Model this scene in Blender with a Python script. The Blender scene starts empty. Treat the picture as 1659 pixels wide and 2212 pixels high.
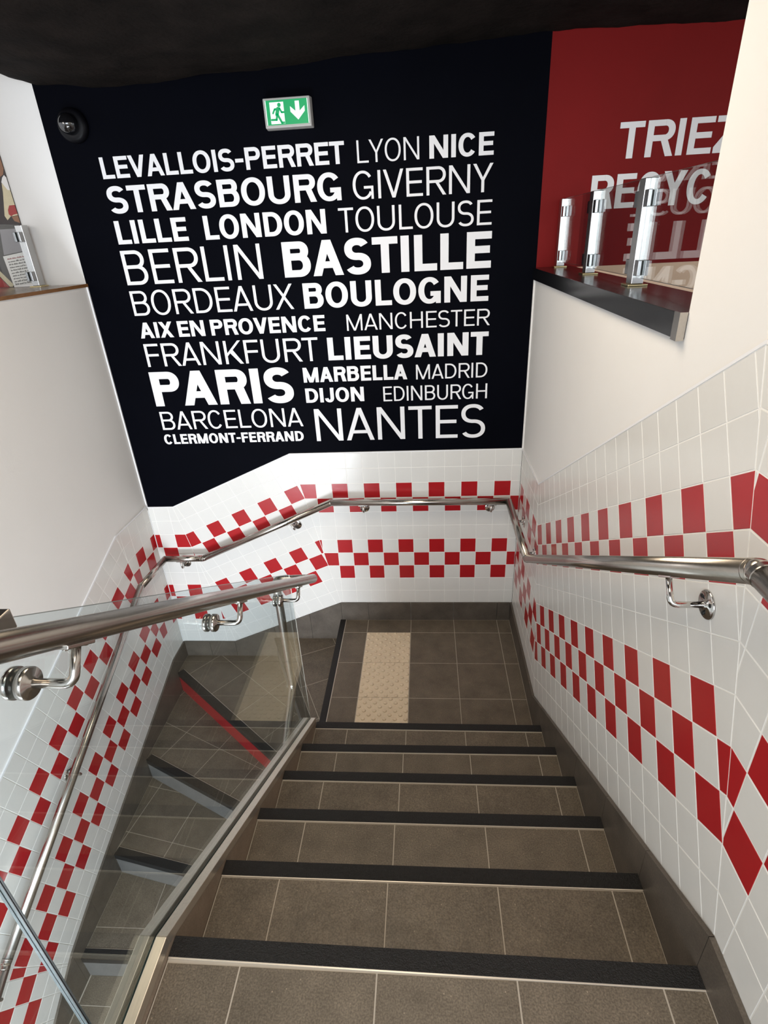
import bpy, bmesh, math, random
from mathutils import Vector, Matrix
random.seed(7)
SC = bpy.context.scene
COL = SC.collection

# ------------------------------------------------------------------ camera
F_PX, W_PX, H_PX = 1178.975, 1659.0, 2212.0
cam_d = bpy.data.cameras.new('camera')
cam_d.sensor_fit = 'VERTICAL'
cam_d.sensor_height = 36.0
cam_d.sensor_width = 36.0
cam_d.lens = F_PX / H_PX * 36.0
cam_d.clip_start = 0.02
cam = bpy.data.objects.new('camera', cam_d)
COL.objects.link(cam)
fwd = Vector((-0.07835671, 0.88911293, -0.45093062)).normalized()
rgt = Vector((0.99682179, 0.06335484, -0.04829583)).normalized()
up = rgt.cross(fwd).normalized()
m = Matrix.Identity(4)
for i in range(3):
    m[i][0], m[i][1], m[i][2] = rgt[i], up[i], -fwd[i]
m[0][3], m[1][3], m[2][3] = -0.58205, -3.16465, 2.4720
cam.matrix_world = m
SC.camera = cam

# ------------------------------------------------------------------ world, lights, exposure
SC.view_settings.view_transform = 'Standard'
SC.view_settings.look = 'None'
SC.view_settings.gamma = 1.0
SC.view_settings.use_curve_mapping = False
SC.view_settings.exposure = 0.25
world = bpy.data.worlds.new('world')
SC.world = world
world.use_nodes = True
bg = world.node_tree.nodes['Background']
bg.inputs['Color'].default_value = (0.92, 0.95, 1.0, 1)
bg.inputs['Strength'].default_value = 1.0


def area_light(name, loc, target, size, size_y, power, color):
    d = bpy.data.lights.new(name, 'AREA')
    d.shape = 'RECTANGLE'
    d.size, d.size_y, d.energy, d.color = size, size_y, power, color
    o = bpy.data.objects.new(name, d)
    COL.objects.link(o)
    o.location = loc
    v = Vector(target) - Vector(loc)
    o.rotation_euler = v.to_track_quat('-Z', 'Y').to_euler()
    return o


# shop windows of the upper floor behind the viewer
area_light('window_daylight', (-1.0, -6.6, 2.75), (-1.0, 0.0, 1.2), 3.2, 1.7, 132, (0.86, 0.93, 1.0))
# recessed ceiling lights over the stair well and over the upper floor
area_light('ceiling_light', (-0.85, -1.50, 3.15), (-0.75, -1.50, 0.0), 0.8, 0.9, 17, (1.0, 0.85, 0.66))
area_light('ceiling_light', (-0.85, -3.10, 3.15), (-0.80, -2.90, 0.0), 0.7, 0.5, 10, (1.0, 0.87, 0.72))
area_light('ceiling_light', (-1.85, -1.20, 3.20), (-1.85, -1.20, 0.0), 0.8, 0.8, 20, (0.93, 0.97, 1.0))
area_light('ceiling_light', (-2.10, -1.85, 3.20), (-2.10, -1.85, 0.0), 0.42, 0.36, 24, (1.0, 0.94, 0.82))
# ceiling lights of the lower floor at the foot of the stairs
area_light('lower_floor_light', (-1.85, -3.9, 0.0), (-1.9, 0.0, 0.25), 1.0, 0.8, 88, (0.84, 0.92, 1.0))
# ceiling lights in the dining rooms on both sides
area_light('dining_light', (1.3, -1.9, 3.1), (1.0, -0.4, 2.2), 0.8, 0.8, 6, (1.0, 0.88, 0.74))
area_light('dining_light', (-3.3, -1.9, 3.1), (-3.0, -0.4, 2.2), 0.8, 0.8, 9, (1.0, 0.94, 0.87))


# ------------------------------------------------------------------ materials
def new_mat(name):
    mt = bpy.data.materials.new(name)
    mt.use_nodes = True
    nt = mt.node_tree
    return mt, nt, nt.nodes['Principled BSDF']


def mat(name, col, rough=0.5, metal=0.0, spec=0.5, var=0.0, vscale=8.0, bump=0.0, bscale=60.0,
        rvar=0.0, stretch=(1, 1, 1), fine=0.0, coat=0.0, specks=False):
    """Principled with object-space noise for colour, roughness and relief."""
    mt, nt, p = new_mat(name)
    p.inputs['Base Color'].default_value = (*col, 1)
    p.inputs['Roughness'].default_value = rough
    p.inputs['Metallic'].default_value = metal
    p.inputs['Specular IOR Level'].default_value = spec
    p.inputs['Coat Weight'].default_value = coat
    N, L = nt.nodes, nt.links
    if var or bump or rvar or fine:
        tc = N.new('ShaderNodeTexCoord')
        mp = N.new('ShaderNodeMapping')
        mp.inputs['Scale'].default_value = stretch
        L.new(tc.outputs['Object'], mp.inputs['Vector'])
    if var:
        nz = N.new('ShaderNodeTexNoise')
        nz.inputs['Scale'].default_value = vscale
        nz.inputs['Detail'].default_value = 6
        nz.inputs['Roughness'].default_value = 0.65
        L.new(mp.outputs[0], nz.inputs['Vector'])
        cr = N.new('ShaderNodeValToRGB')
        cr.color_ramp.elements[0].position = 0.3
        cr.color_ramp.elements[1].position = 0.72
        cr.color_ramp.elements[0].color = (*[c * (1 - var) for c in col], 1)
        cr.color_ramp.elements[1].color = (*[min(1, c * (1 + var)) for c in col], 1)
        L.new(nz.outputs['Fac'], cr.inputs['Fac'])
        out = cr.outputs['Color']
        if fine:
            n2 = N.new('ShaderNodeTexNoise')
            n2.inputs['Scale'].default_value = 260
            n2.inputs['Detail'].default_value = 3
            L.new(tc.outputs['Object'], n2.inputs['Vector'])
            mr = N.new('ShaderNodeMapRange')
            mr.inputs['From Min'].default_value = 0.35
            mr.inputs['From Max'].default_value = 0.7
            mr.inputs['To Min'].default_value = 1 - fine
            mr.inputs['To Max'].default_value = 1 + fine
            L.new(n2.outputs['Fac'], mr.inputs['Value'])
            mx = N.new('ShaderNodeVectorMath')
            mx.operation = 'SCALE'
            L.new(out, mx.inputs[0])
            L.new(mr.outputs[0], mx.inputs['Scale'])
            out = mx.outputs[0]
        if specks:
            vo = N.new('ShaderNodeTexVoronoi')
            vo.inputs['Scale'].default_value = 70
            L.new(tc.outputs['Object'], vo.inputs['Vector'])
            mr = N.new('ShaderNodeMapRange')
            mr.inputs['From Min'].default_value = 0.05
            mr.inputs['From Max'].default_value = 0.13
            mr.inputs['To Min'].default_value = 1.0
            mr.inputs['To Max'].default_value = 0.0
            L.new(vo.outputs['Distance'], mr.inputs['Value'])
            sp = N.new('ShaderNodeSeparateColor')
            L.new(vo.outputs['Color'], sp.inputs[0])
            gt = N.new('ShaderNodeMath')
            gt.operation = 'GREATER_THAN'
            gt.inputs[1].default_value = 0.72
            L.new(sp.outputs[0], gt.inputs[0])
            ml = N.new('ShaderNodeMath')
            ml.operation = 'MULTIPLY'
            L.new(gt.outputs[0], ml.inputs[0])
            L.new(mr.outputs[0], ml.inputs[1])
            mc = N.new('ShaderNodeMix')
            mc.data_type = 'RGBA'
            L.new(ml.outputs[0], mc.inputs['Factor'])
            L.new(out, mc.inputs['A'])
            mc.inputs['B'].default_value = (*[min(1, c * 2.4) for c in col], 1)
            out = mc.outputs['Result']
        L.new(out, p.inputs['Base Color'])
    if rvar:
        nr = N.new('ShaderNodeTexNoise')
        nr.inputs['Scale'].default_value = vscale * 2.2
        nr.inputs['Detail'].default_value = 4
        L.new(mp.outputs[0], nr.inputs['Vector'])
        mr = N.new('ShaderNodeMapRange')
        mr.inputs['From Min'].default_value = 0.3
        mr.inputs['From Max'].default_value = 0.7
        mr.inputs['To Min'].default_value = max(0.02, rough - rvar)
        mr.inputs['To Max'].default_value = min(1, rough + rvar)
        L.new(nr.outputs['Fac'], mr.inputs['Value'])
        L.new(mr.outputs[0], p.inputs['Roughness'])
    if bump:
        nb = N.new('ShaderNodeTexNoise')
        nb.inputs['Scale'].default_value = bscale
        nb.inputs['Detail'].default_value = 5
        L.new(mp.outputs[0], nb.inputs['Vector'])
        bp = N.new('ShaderNodeBump')
        bp.inputs['Strength'].default_value = bump
        bp.inputs['Distance'].default_value = 0.004
        L.new(nb.outputs['Fac'], bp.inputs['Height'])
        L.new(bp.outputs[0], p.inputs['Normal'])
    return mt


def emis(name, col, strength):
    mt, nt, p = new_mat(name)
    p.inputs['Base Color'].default_value = (*[c * 0.2 for c in col], 1)
    p.inputs['Emission Color'].default_value = (*col, 1)
    p.inputs['Emission Strength'].default_value = strength
    p.inputs['Roughness'].default_value = 0.35
    return mt


def glass_mat(name, tint):
    """Sheet glass: clear body, mirror share by Schlick from the true angle of incidence."""
    mt, nt, p = new_mat(name)
    N, L = nt.nodes, nt.links
    N.remove(p)
    out = N['Material Output']
    tr = N.new('ShaderNodeBsdfTransparent')
    tr.inputs['Color'].default_value = (*tint, 1)
    gl = N.new('ShaderNodeBsdfGlossy')
    gl.inputs['Roughness'].default_value = 0.0
    gl.inputs['Color'].default_value = (0.95, 1.0, 0.98, 1)
    ge = N.new('ShaderNodeNewGeometry')
    dt = N.new('ShaderNodeVectorMath')
    dt.operation = 'DOT_PRODUCT'
    L.new(ge.outputs['Normal'], dt.inputs[0])
    L.new(ge.outputs['Incoming'], dt.inputs[1])

    def mth(op, a, b=None):
        n = N.new('ShaderNodeMath')
        n.operation = op
        for k, x in enumerate((a, b)):
            if x is None:
                continue
            if isinstance(x, (int, float)):
                n.inputs[k].default_value = x
            else:
                L.new(x, n.inputs[k])
        return n.outputs[0]
    c = mth('ABSOLUTE', dt.outputs['Value'])
    f = mth('ADD', mth('MULTIPLY', mth('POWER', mth('SUBTRACT', 1.0, c), 5.0), 0.957), 0.043)
    mx = N.new('ShaderNodeMixShader')
    L.new(f, mx.inputs[0])
    L.new(tr.outputs[0], mx.inputs[1])
    L.new(gl.outputs[0], mx.inputs[2])
    L.new(mx.outputs[0], out.inputs['Surface'])
    return mt


M = {}
M['black'] = mat('black_paint', (0.0012, 0.0015, 0.0036), 0.6, spec=0.03, var=0.15, vscale=3, bump=0.05, bscale=90)
M['letter'] = mat('white_lettering', (0.80, 0.80, 0.82), 0.45, spec=0.3)
M['red_wall'] = mat('red_paint', (0.18, 0.006, 0.006), 0.5, spec=0.12, var=0.06, vscale=3)
M['plaster'] = mat('white_plaster', (0.79, 0.775, 0.755), 0.62, spec=0.25, var=0.015, vscale=2.5, bump=0.06, bscale=140)
M['beige'] = mat('beige_paint', (0.72, 0.53, 0.39), 0.5, spec=0.3, var=0.03)
M['tile_w'] = mat('white_tile', (0.70, 0.688, 0.66), 0.22, spec=0.4, var=0.02, vscale=6, bump=0.05, bscale=35)
M['tile_r'] = mat('red_tile', (0.385, 0.012, 0.016), 0.24, spec=0.4, var=0.05, vscale=8, bump=0.05, bscale=35)
M['grout_w'] = mat('white_grout', (0.84, 0.825, 0.79), 0.8, spec=0.2)
M['floor'] = mat('grey_floor_tile', (0.138, 0.113, 0.085), 0.45, spec=0.35, var=0.24, vscale=9, bump=0.3, bscale=150,
                 rvar=0.08, fine=0.30, specks=True)
M['base'] = mat('grey_base_tile', (0.100, 0.083, 0.067), 0.42, spec=0.4, var=0.28, vscale=9, bump=0.15, bscale=150, fine=0.2)
M['grout_f'] = mat('floor_grout', (0.43, 0.385, 0.325), 0.85, spec=0.2)
M['tactile'] = mat('cream_tile', (0.72, 0.60, 0.44), 0.5, spec=0.35, var=0.06, vscale=14, fine=0.06)
M['nosing'] = mat('black_nosing', (0.0105, 0.0095, 0.009), 0.5, spec=0.35, var=0.5, vscale=160, bump=1.0, bscale=330)
M['edge'] = mat('pale_edge_strip', (0.62, 0.57, 0.50), 0.35, metal=0.4)
M['riser'] = mat('grey_riser_tile', (0.125, 0.118, 0.11), 0.4, spec=0.4, var=0.15, vscale=10)
M['red_riser'] = mat('red_riser', (0.27, 0.007, 0.011), 0.4, spec=0.4, var=0.05)
M['cheek'] = mat('brown_cheek', (0.29, 0.228, 0.170), 0.45, spec=0.35, var=0.15, vscale=12, fine=0.12)
M['steel'] = mat('brushed_steel', (0.46, 0.425, 0.385), 0.24, metal=1.0, var=0.06, vscale=30, stretch=(6, 0.12, 6))
M['steel_x'] = mat('brushed_steel_x', (0.48, 0.45, 0.415), 0.22, metal=1.0, var=0.10, vscale=30, stretch=(0.12, 6, 6))
M['chrome'] = mat('polished_steel', (0.62, 0.60, 0.58), 0.12, metal=1.0)
M['channel'] = mat('satin_channel', (0.72, 0.66, 0.565), 0.37, metal=0.85, var=0.08, vscale=25, stretch=(8, 0.6, 8))
M['rubber'] = mat('black_rubber', (0.008, 0.010, 0.010), 0.5)
M['glass'] = glass_mat('clear_glass', (0.925, 0.968, 0.982))
M['glass_r'] = glass_mat('screen_glass', (0.96, 0.965, 0.96))
M['glass_e'] = mat('green_glass_edge', (0.030, 0.058, 0.058), 0.3, spec=0.25, var=0.35, vscale=30)
M['laminate'] = mat('black_laminate', (0.006, 0.006, 0.007), 0.2, spec=0.8)
M['wood'] = mat('brown_wood', (0.23, 0.105, 0.038), 0.35, spec=0.4, var=0.3, vscale=30, stretch=(6, 0.7, 6))
M['wood_top'] = mat('grey_wood_top', (0.36, 0.29, 0.23), 0.25, spec=0.5, var=0.15, vscale=20, stretch=(6, 0.7, 6))
M['ceiling'] = mat('black_sprayed_ceiling', (0.0115, 0.0085, 0.0072), 0.9, spec=0.1, var=0.6, vscale=5, bump=1.0, bscale=45)
M['sign_case'] = mat('grey_sign_case', (0.42, 0.41, 0.39), 0.4)
M['sign_g'] = emis('sign_green', (0.0, 0.335, 0.105), 0.85)
M['sign_w'] = emis('sign_white', (0.86, 1.0, 0.94), 0.85)
M['dome'] = mat('smoked_dome', (0.006, 0.006, 0.007), 0.06, spec=0.8, coat=0.5)
M['dome_base'] = mat('black_plastic', (0.003, 0.003, 0.0045), 0.45, spec=0.15)
M['paper'] = mat('white_paper', (0.78, 0.76, 0.74), 0.6)
M['paper_g'] = mat('grey_paper', (0.27, 0.25, 0.27), 0.5)
M['ink'] = mat('dark_ink', (0.05, 0.045, 0.045), 0.6)
M['ink_r'] = mat('red_ink', (0.30, 0.05, 0.06), 0.6)
M['poster_d'] = mat('poster_brown', (0.022, 0.012, 0.009), 0.4, var=0.3, vscale=12)
M['poster_c'] = mat('poster_cream', (0.58, 0.50, 0.32), 0.4, var=0.12, vscale=15)
M['poster_r'] = mat('poster_red', (0.33, 0.016, 0.012), 0.4, var=0.1)
M['poster_t'] = mat('poster_tan', (0.25, 0.11, 0.05), 0.4, var=0.2)


# ------------------------------------------------------------------ mesh helpers
class MB:
    def __init__(self):
        self.bm = bmesh.new()

    def face(self, pts, mi=0):
        vs = [self.bm.verts.new(p) for p in pts]
        f = self.bm.faces.new(vs)
        f.material_index = mi
        return f

    def hexa(self, a, b, mi=0):
        """a: ring of points, b: matching ring; closed prism between the two."""
        n = len(a)
        va = [self.bm.verts.new(p) for p in a]
        vb = [self.bm.verts.new(p) for p in b]
        fs = [self.bm.faces.new(va[::-1]), self.bm.faces.new(vb)]
        for i in range(n):
            j = (i + 1) % n
            fs.append(self.bm.faces.new((va[i], va[j], vb[j], vb[i])))
        for f in fs:
            f.material_index = mi
        return fs

    def box(self, x0, x1, y0, y1, z0, z1, mi=0):
        a = [(x0, y0, z0), (x1, y0, z0), (x1, y1, z0), (x0, y1, z0)]
        b = [(x, y, z1) for x, y, z in a]
        return self.hexa(a, b, mi)

    def prism(self, poly, axis, lo, hi, mi=0):
        """poly in the plane across axis ('X': (y,z), 'Y': (x,z), 'Z': (x,y))."""
        def pt(p, h):
            return {'X': (h, p[0], p[1]), 'Y': (p[0], h, p[1]), 'Z': (p[0], p[1], h)}[axis]
        return self.hexa([pt(p, lo) for p in poly], [pt(p, hi) for p in poly], mi)

    def tube(self, pts, r, seg=24, caps=True, mi=0):
        pts = [Vector(p) for p in pts]
        rings, prev = [], None
        for i, p in enumerate(pts):
            if i == 0:
                t = (pts[1] - p).normalized()
            elif i == len(pts) - 1:
                t = (p - pts[i - 1]).normalized()
            else:
                t = ((pts[i + 1] - p).normalized() + (p - pts[i - 1]).normalized()).normalized()
            if prev is None:
                ref = Vector((0, 0, 1)) if abs(t.z) < 0.9 else Vector((1, 0, 0))
                u = t.cross(ref).normalized()
            else:
                u = (prev - t * prev.dot(t)).normalized()
            prev = u
            w = t.cross(u)
            k = 1.0
            if 0 < i < len(pts) - 1:
                c = (pts[i] - pts[i - 1]).normalized().dot(t)
                k = 1.0 / max(c, 0.4)
            if k > 1.001:   # mitre ring: stretch in the bend plane
                bend = ((pts[i + 1] - p).normalized() - (p - pts[i - 1]).normalized()).normalized()
            ring = []
            for s in range(seg):
                a = 2 * math.pi * s / seg
                d = u * math.cos(a) * r + w * math.sin(a) * r
                if k > 1.001:
                    d += bend * (d.dot(bend) * (k - 1))
                ring.append(self.bm.verts.new(p + d))
            rings.append(ring)
        for a, b in zip(rings, rings[1:]):
            for s in range(seg):
                f = self.bm.faces.new((a[s], a[(s + 1) % seg], b[(s + 1) % seg], b[s]))
                f.material_index = mi
                f.smooth = True
        if caps:
            for rr in (rings[0][::-1], rings[-1]):
                f = self.bm.faces.new(rr)
                f.material_index = mi

    def lathe(self, origin, axis, prof, seg=32, mi=0):
        """prof: list of (radius, height along axis)."""
        o, ax = Vector(origin), Vector(axis).normalized()
        ref = Vector((0, 0, 1)) if abs(ax.z) < 0.9 else Vector((1, 0, 0))
        u = ax.cross(ref).normalized()
        w = ax.cross(u)
        rings = []
        for r, h in prof:
            rings.append([self.bm.verts.new(o + ax * h + (u * math.cos(2 * math.pi * s / seg) + w * math.sin(2 * math.pi * s / seg)) * max(r, 1e-5))
                          for s in range(seg)])
        for a, b in zip(rings, rings[1:]):
            for s in range(seg):
                f = self.bm.faces.new((a[s], a[(s + 1) % seg], b[(s + 1) % seg], b[s]))
                f.material_index = mi
                f.smooth = True
        for rr in (rings[0][::-1], rings[-1]):
            self.bm.faces.new(rr).material_index = mi

    def ball(self, c, r, mi=0):
        res = bmesh.ops.create_uvsphere(self.bm, u_segments=24, v_segments=14, radius=r, matrix=Matrix.Translation(c))
        for v in res['verts']:
            for f in v.link_faces:
                f.smooth = True
                f.material_index = mi

    def build(self, name, mats, parent=None, bevel=0.0, recalc=True):
        if recalc:
            bmesh.ops.recalc_face_normals(self.bm, faces=self.bm.faces)
        me = bpy.data.meshes.new(name)
        self.bm.to_mesh(me)
        self.bm.free()
        if not isinstance(mats, (list, tuple)):
            mats = [mats]
        for mm in mats:
            me.materials.append(mm)
        o = bpy.data.objects.new(name, me)
        COL.objects.link(o)
        if parent is not None:
            o.parent = parent
            o.matrix_parent_inverse = Matrix.Translation(-parent.location) if parent.type == 'EMPTY' else parent.matrix_world.inverted()
        if bevel:
            b = o.modifiers.new('bevel', 'BEVEL')
            b.width, b.segments, b.limit_method, b.angle_limit = bevel, 2, 'ANGLE', math.radians(40)
        return o


def tag(o, label, cat, group=None, kind=None):
    o['label'], o['category'] = label, cat
    if group:
        o['group'] = group
    if kind:
        o['kind'] = kind
    return o


def struct(o, label, cat):
    return tag(o, label, cat, kind='structure')


def thing(name, loc, label, cat, group=None):
    o = bpy.data.objects.new(name, None)
    o.empty_display_size = 0.1
    COL.objects.link(o)
    o.location = loc
    return tag(o, label, cat, group)


def clip(poly, zone):
    """Sutherland-Hodgman: poly clipped to the convex zone (either winding)."""
    area = sum(zone[i][0] * zone[(i + 1) % len(zone)][1] - zone[(i + 1) % len(zone)][0] * zone[i][1] for i in range(len(zone)))
    if area < 0:
        zone = zone[::-1]
    out = list(poly)
    for i in range(len(zone)):
        a, b = zone[i], zone[(i + 1) % len(zone)]
        inp, out = out, []

        def side(p):
            return (b[0] - a[0]) * (p[1] - a[1]) - (b[1] - a[1]) * (p[0] - a[0])
        for j in range(len(inp)):
            p, q = inp[j], inp[(j + 1) % len(inp)]
            sp, sq = side(p), side(q)
            if sp >= 0:
                out.append(p)
            if (sp >= 0) != (sq >= 0):
                t = sp / (sp - sq)
                out.append((p[0] + t * (q[0] - p[0]), p[1] + t * (q[1] - p[1])))
        if not out:
            return []
    res = []
    for p in out:
        if not res or (abs(p[0] - res[-1][0]) + abs(p[1] - res[-1][1])) > 1e-5:
            res.append(p)
    if len(res) > 2 and (abs(res[0][0] - res[-1][0]) + abs(res[0][1] - res[-1][1])) < 1e-5:
        res.pop()
    return res if len(res) > 2 else []


def poly_area(p):
    return 0.5 * sum(p[i][0] * p[(i + 1) % len(p)][1] - p[(i + 1) % len(p)][0] * p[i][1] for i in range(len(p)))


def inset(poly, d):
    """Shrink a convex polygon by d."""
    if poly_area(poly) < 0:
        poly = poly[::-1]
    n = len(poly)
    out = [tuple(p) for p in poly]
    for i in range(n):
        a, b = poly[i], poly[(i + 1) % n]
        ex, ey = b[0] - a[0], b[1] - a[1]
        l = math.hypot(ex, ey)
        if l < 1e-7:
            continue
        nx, ny = -ey / l, ex / l
        big = 10.0
        a2 = (a[0] + nx * d - ex / l * big, a[1] + ny * d - ey / l * big)
        b2 = (b[0] + nx * d + ex / l * big, b[1] + ny * d + ey / l * big)
        half = [a2, b2, (b2[0] + nx * big * 2, b2[1] + ny * big * 2), (a2[0] + nx * big * 2, a2[1] + ny * big * 2)]
        out = clip(out, half)
        if not out:
            return []
    return out


def zone_tiles(mb, zone, k, d, n, ulines, vlines, place, colour, gap=0.0015, depth=0.0035):
    """Tiles of a sloping or level grid, each cut to the zone, with a small chamfer.
    k,d,n: frame in the surface's 2-D coordinates; ulines/vlines: lists of grid lines; place((a,b),h) -> xyz."""
    for i in range(len(ulines) - 1):
        for j in range(len(vlines) - 1):
            u0, u1, v0, v1 = ulines[i], ulines[i + 1], vlines[j], vlines[j + 1]
            sq = [(k[0] + d[0] * u + n[0] * v, k[1] + d[1] * u + n[1] * v) for u, v in ((u0, v0), (u1, v0), (u1, v1), (u0, v1))]
            c = clip(sq, zone)
            if not c or abs(poly_area(c)) < 2e-5:
                continue
            lo = inset(c, gap)
            hi = inset(c, gap + 0.0009)
            if not lo or not hi:
                continue
            mi = colour(i, j)
            if len(lo) == len(hi):
                va = [mb.bm.verts.new(place(p, 0.0)) for p in lo]
                vb = [mb.bm.verts.new(place(p, depth - 0.0007)) for p in lo]
                vc = [mb.bm.verts.new(place(p, depth)) for p in hi]
                for A, B in ((va, vb), (vb, vc)):
                    for q in range(len(A)):
                        r = (q + 1) % len(A)
                        mb.bm.faces.new((A[q], A[r], B[r], B[q])).material_index = mi
                mb.bm.faces.new(vc).material_index = mi
            else:
                mb.hexa([place(p, 0.0) for p in lo], [place(p, depth) for p in lo], mi)


def lines(off, pitch, lo, hi):
    i0 = math.floor((lo - off) / pitch)
    i1 = math.ceil((hi - off) / pitch)
    return i0, [off + pitch * i for i in range(i0, i1 + 1)]


def isect(p, d, q, e):
    """Crossing of p + t d and q + s e."""
    det = d[0] * (-e[1]) + e[0] * d[1]
    t = ((q[0] - p[0]) * (-e[1]) + e[0] * (q[1] - p[1])) / det
    return (p[0] + t * d[0], p[1] + t * d[1])


CHECK = (2, 3, 4, 7, 8)


class Zone:
    """One run of wall tiles: frame, rows v(n)=v0+pv*n, columns u(m)=u0+pu*m, parity of the red tiles."""
    def __init__(s, k, ang, sgn, v0, pv, u0, pu, par):
        # sgn: direction in which the horizontal axis runs; ang: descent (+) or rise (-) of the rows along it
        s.k = k
        s.d = (sgn * math.cos(ang), -math.sin(ang))
        s.n = (sgn * math.sin(ang), math.cos(ang))
        s.v0, s.pv, s.u0, s.pu, s.par = v0, pv, u0, pu, par

    def row(s, n):
        v = s.v0 + s.pv * n
        return (s.k[0] + s.n[0] * v, s.k[1] + s.n[1] * v)


def mitre(z1, z2, n):
    return isect(z1.row(n), z1.d, z2.row(n), z2.d)


ROWS = 11


def clad(mb, zones, start, end, place, low=-1.6):
    """zones: consecutive runs; start/end: vertical cut positions on the horizontal axis."""
    tops = []
    for i, z in enumerate(zones):
        def edge(pos):
            if pos == 'a':
                if i == 0:
                    return [isect(z.row(n), z.d, (start, 0), (0, 1)) for n in (low, ROWS)]
                return [mitre(zones[i - 1], z, n) for n in (low, ROWS)]
            if i == len(zones) - 1:
                return [isect(z.row(n), z.d, (end, 0), (0, 1)) for n in (low, ROWS)]
            return [mitre(z, zones[i + 1], n) for n in (low, ROWS)]
        a, b = edge('a'), edge('b')
        quad = [a[0], b[0], b[1], a[1]]
        tops += [a[1], b[1]]
        us = [(p[0] - z.k[0]) * z.d[0] + (p[1] - z.k[1]) * z.d[1] for p in quad]
        m0, ul = lines(z.u0, z.pu, min(us), max(us))
        n0 = math.floor(low)
        vl = [z.v0 + z.pv * n for n in range(n0, ROWS + 1)]

        def colour(ci, rj, z=z, m0=m0, n0=n0):
            return 1 if ((rj + n0) in CHECK and (rj + n0 + ci + m0) % 2 == z.par) else 0
        zone_tiles(mb, quad, z.k, z.d, z.n, ul, vl, place, colour)
        mb.face([place(p, 0.0026) for p in quad], 2)
    return tops


H, G, L0 = 0.17110, 0.28191, 1.1044        # riser, going, first nosing
SL = math.atan2(H, G)

# ------------------------------------------------------------------ walls
TF = 0.0035     # tile faces stand at the wall planes X=0, Y=0, X=-2.45
XL = -2.45
w = MB()
w.box(XL - 0.004, 0.006, 0.006, 0.22, -1.9, 3.36)
wall_back = struct(w.build('wall_back', M['black']), 'black painted wall with white city names above the checked tiles', 'wall')
w = MB()
w.box(0.006, 2.6, 0.006, 0.22, 2.279, 3.36, 0)
w.box(0.006, 2.6, 0.006, 0.22, 0.9, 2.279, 1)
wall_right_room = struct(w.build('wall_right_room', [M['red_wall'], M['beige']]), 'red painted dining room wall with white lettering behind the right opening', 'wall')
w = MB()
w.box(-4.2, XL - 0.004, 0.006, 0.22, 0.9, 3.42)
struct(w.build('wall_left_room', M['plaster']), 'white wall strip behind the left opening beside the black wall', 'wall')

w = MB()   # right wall: low part under the ledge, full height nearer the viewer
w.box(0.006, 0.17, -1.84, 0.005, -1.9, 2.229)
w.box(0.006, 0.17, -5.2, -1.84, -1.9, 3.36)
wall_right = struct(w.build('wall_right', M['plaster']), 'cream plastered wall on the right above the sloping tiles', 'wall')
w = MB()
w.box(-2.75, XL - 0.006, -2.6, 0.005, -1.9, 2.299)
w.box(-2.75, XL - 0.006, -5.2, -2.6, -1.9, 3.36)
wall_left = struct(w.build('wall_left', M['plaster']), 'white plastered wall on the left below the wooden sill', 'wall')

# right wall tiles: coordinates (y, z)
zr = [Zone((0.0, 0.137), 0.0, -1, 0.0, 0.1035, 0.0335, 0.1015, 0),
      Zone((-0.83, 0.147), -SL, -1, -0.0215, 0.1045, 0.049 * 0.103 / 0.103 + 0.0015, 0.103, 0),
      Zone((-2.444, 1.143), 0.0, -1, 0.0, 0.103, 0.0, 0.103, 0)]
zr[1].u0 = 0.49 * 0.103
mb = MB()
top_r = clad(mb, zr, -0.0035, -4.2, lambda p, h: (0.0036 - h, p[0], p[1]))
mb.build('tile_cladding', [M['tile_w'], M['tile_r'], M['grout_w']], wall_right)
# back wall tiles: coordinates (x, z)
AB = math.radians(23.1)
zb = [Zone((0.0, 0.1472), 0.0, -1, 0.0, 0.103, 0.0559, 0.103, 0),
      Zone((-1.205, 0.147), AB, -1, 0.0, 0.103, 0.345 * 0.103, 0.103, 0),
      Zone((0.0, -0.21), 0.0, -1, 0.0, 0.103, 2.207, 0.103, 0)]
mb = MB()
top_b = clad(mb, zb, -0.0004, XL + 0.0004, lambda p, h: (p[0], 0.0036 - h, p[1]))
mb.build('tile_cladding', [M['tile_w'], M['tile_r'], M['grout_w']], wall_back)
# left wall tiles: coordinates (y, z)
AL, AL2 = math.radians(21.3), math.radians(30.0)
zl = [Zone((0.0, -0.2), 0.0, -1, 0.0, 0.103, 0.0665, 0.103, 1),
      Zone((-0.215, -0.21), AL, -1, 0.004, 0.103, 0.87 * 0.103, 0.103, 1),
      Zone((-1.795, -0.79), AL2, -1, -0.026, 0.103, 0.030, 0.102, 1)]
mb = MB()
top_l = clad(mb, zl, -0.0035, -3.2, lambda p, h: (XL - 0.0036 + h, p[0], p[1]))
mb.build('tile_cladding', [M['tile_w'], M['tile_r'], M['grout_w']], wall_left)


def dedupe(pts):
    out = []
    for p in pts:
        if not out or math.hypot(p[0] - out[-1][0], p[1] - out[-1][1]) > 1e-4:
            out.append(p)
    return out


def strip_along(name, pts, axis, lo, hi, hgt, material, parent):
    mb = MB()
    pts = dedupe(pts)
    for a, b in zip(pts, pts[1:]):
        mb.prism([a, b, (b[0], b[1] + hgt), (a[0], a[1] + hgt)], axis, lo, hi)
    return mb.build(name, material, parent)


strip_along('tile_edging', top_r, 'X', -0.001, 0.0062, 0.007, M['letter'], wall_right)
strip_along('tile_edging', top_b, 'Y', -0.001, 0.0062, 0.006, M['letter'], wall_back)
strip_along('tile_edging', top_l, 'X', XL - 0.0062, XL + 0.001, 0.009, M['letter'], wall_left)
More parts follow.
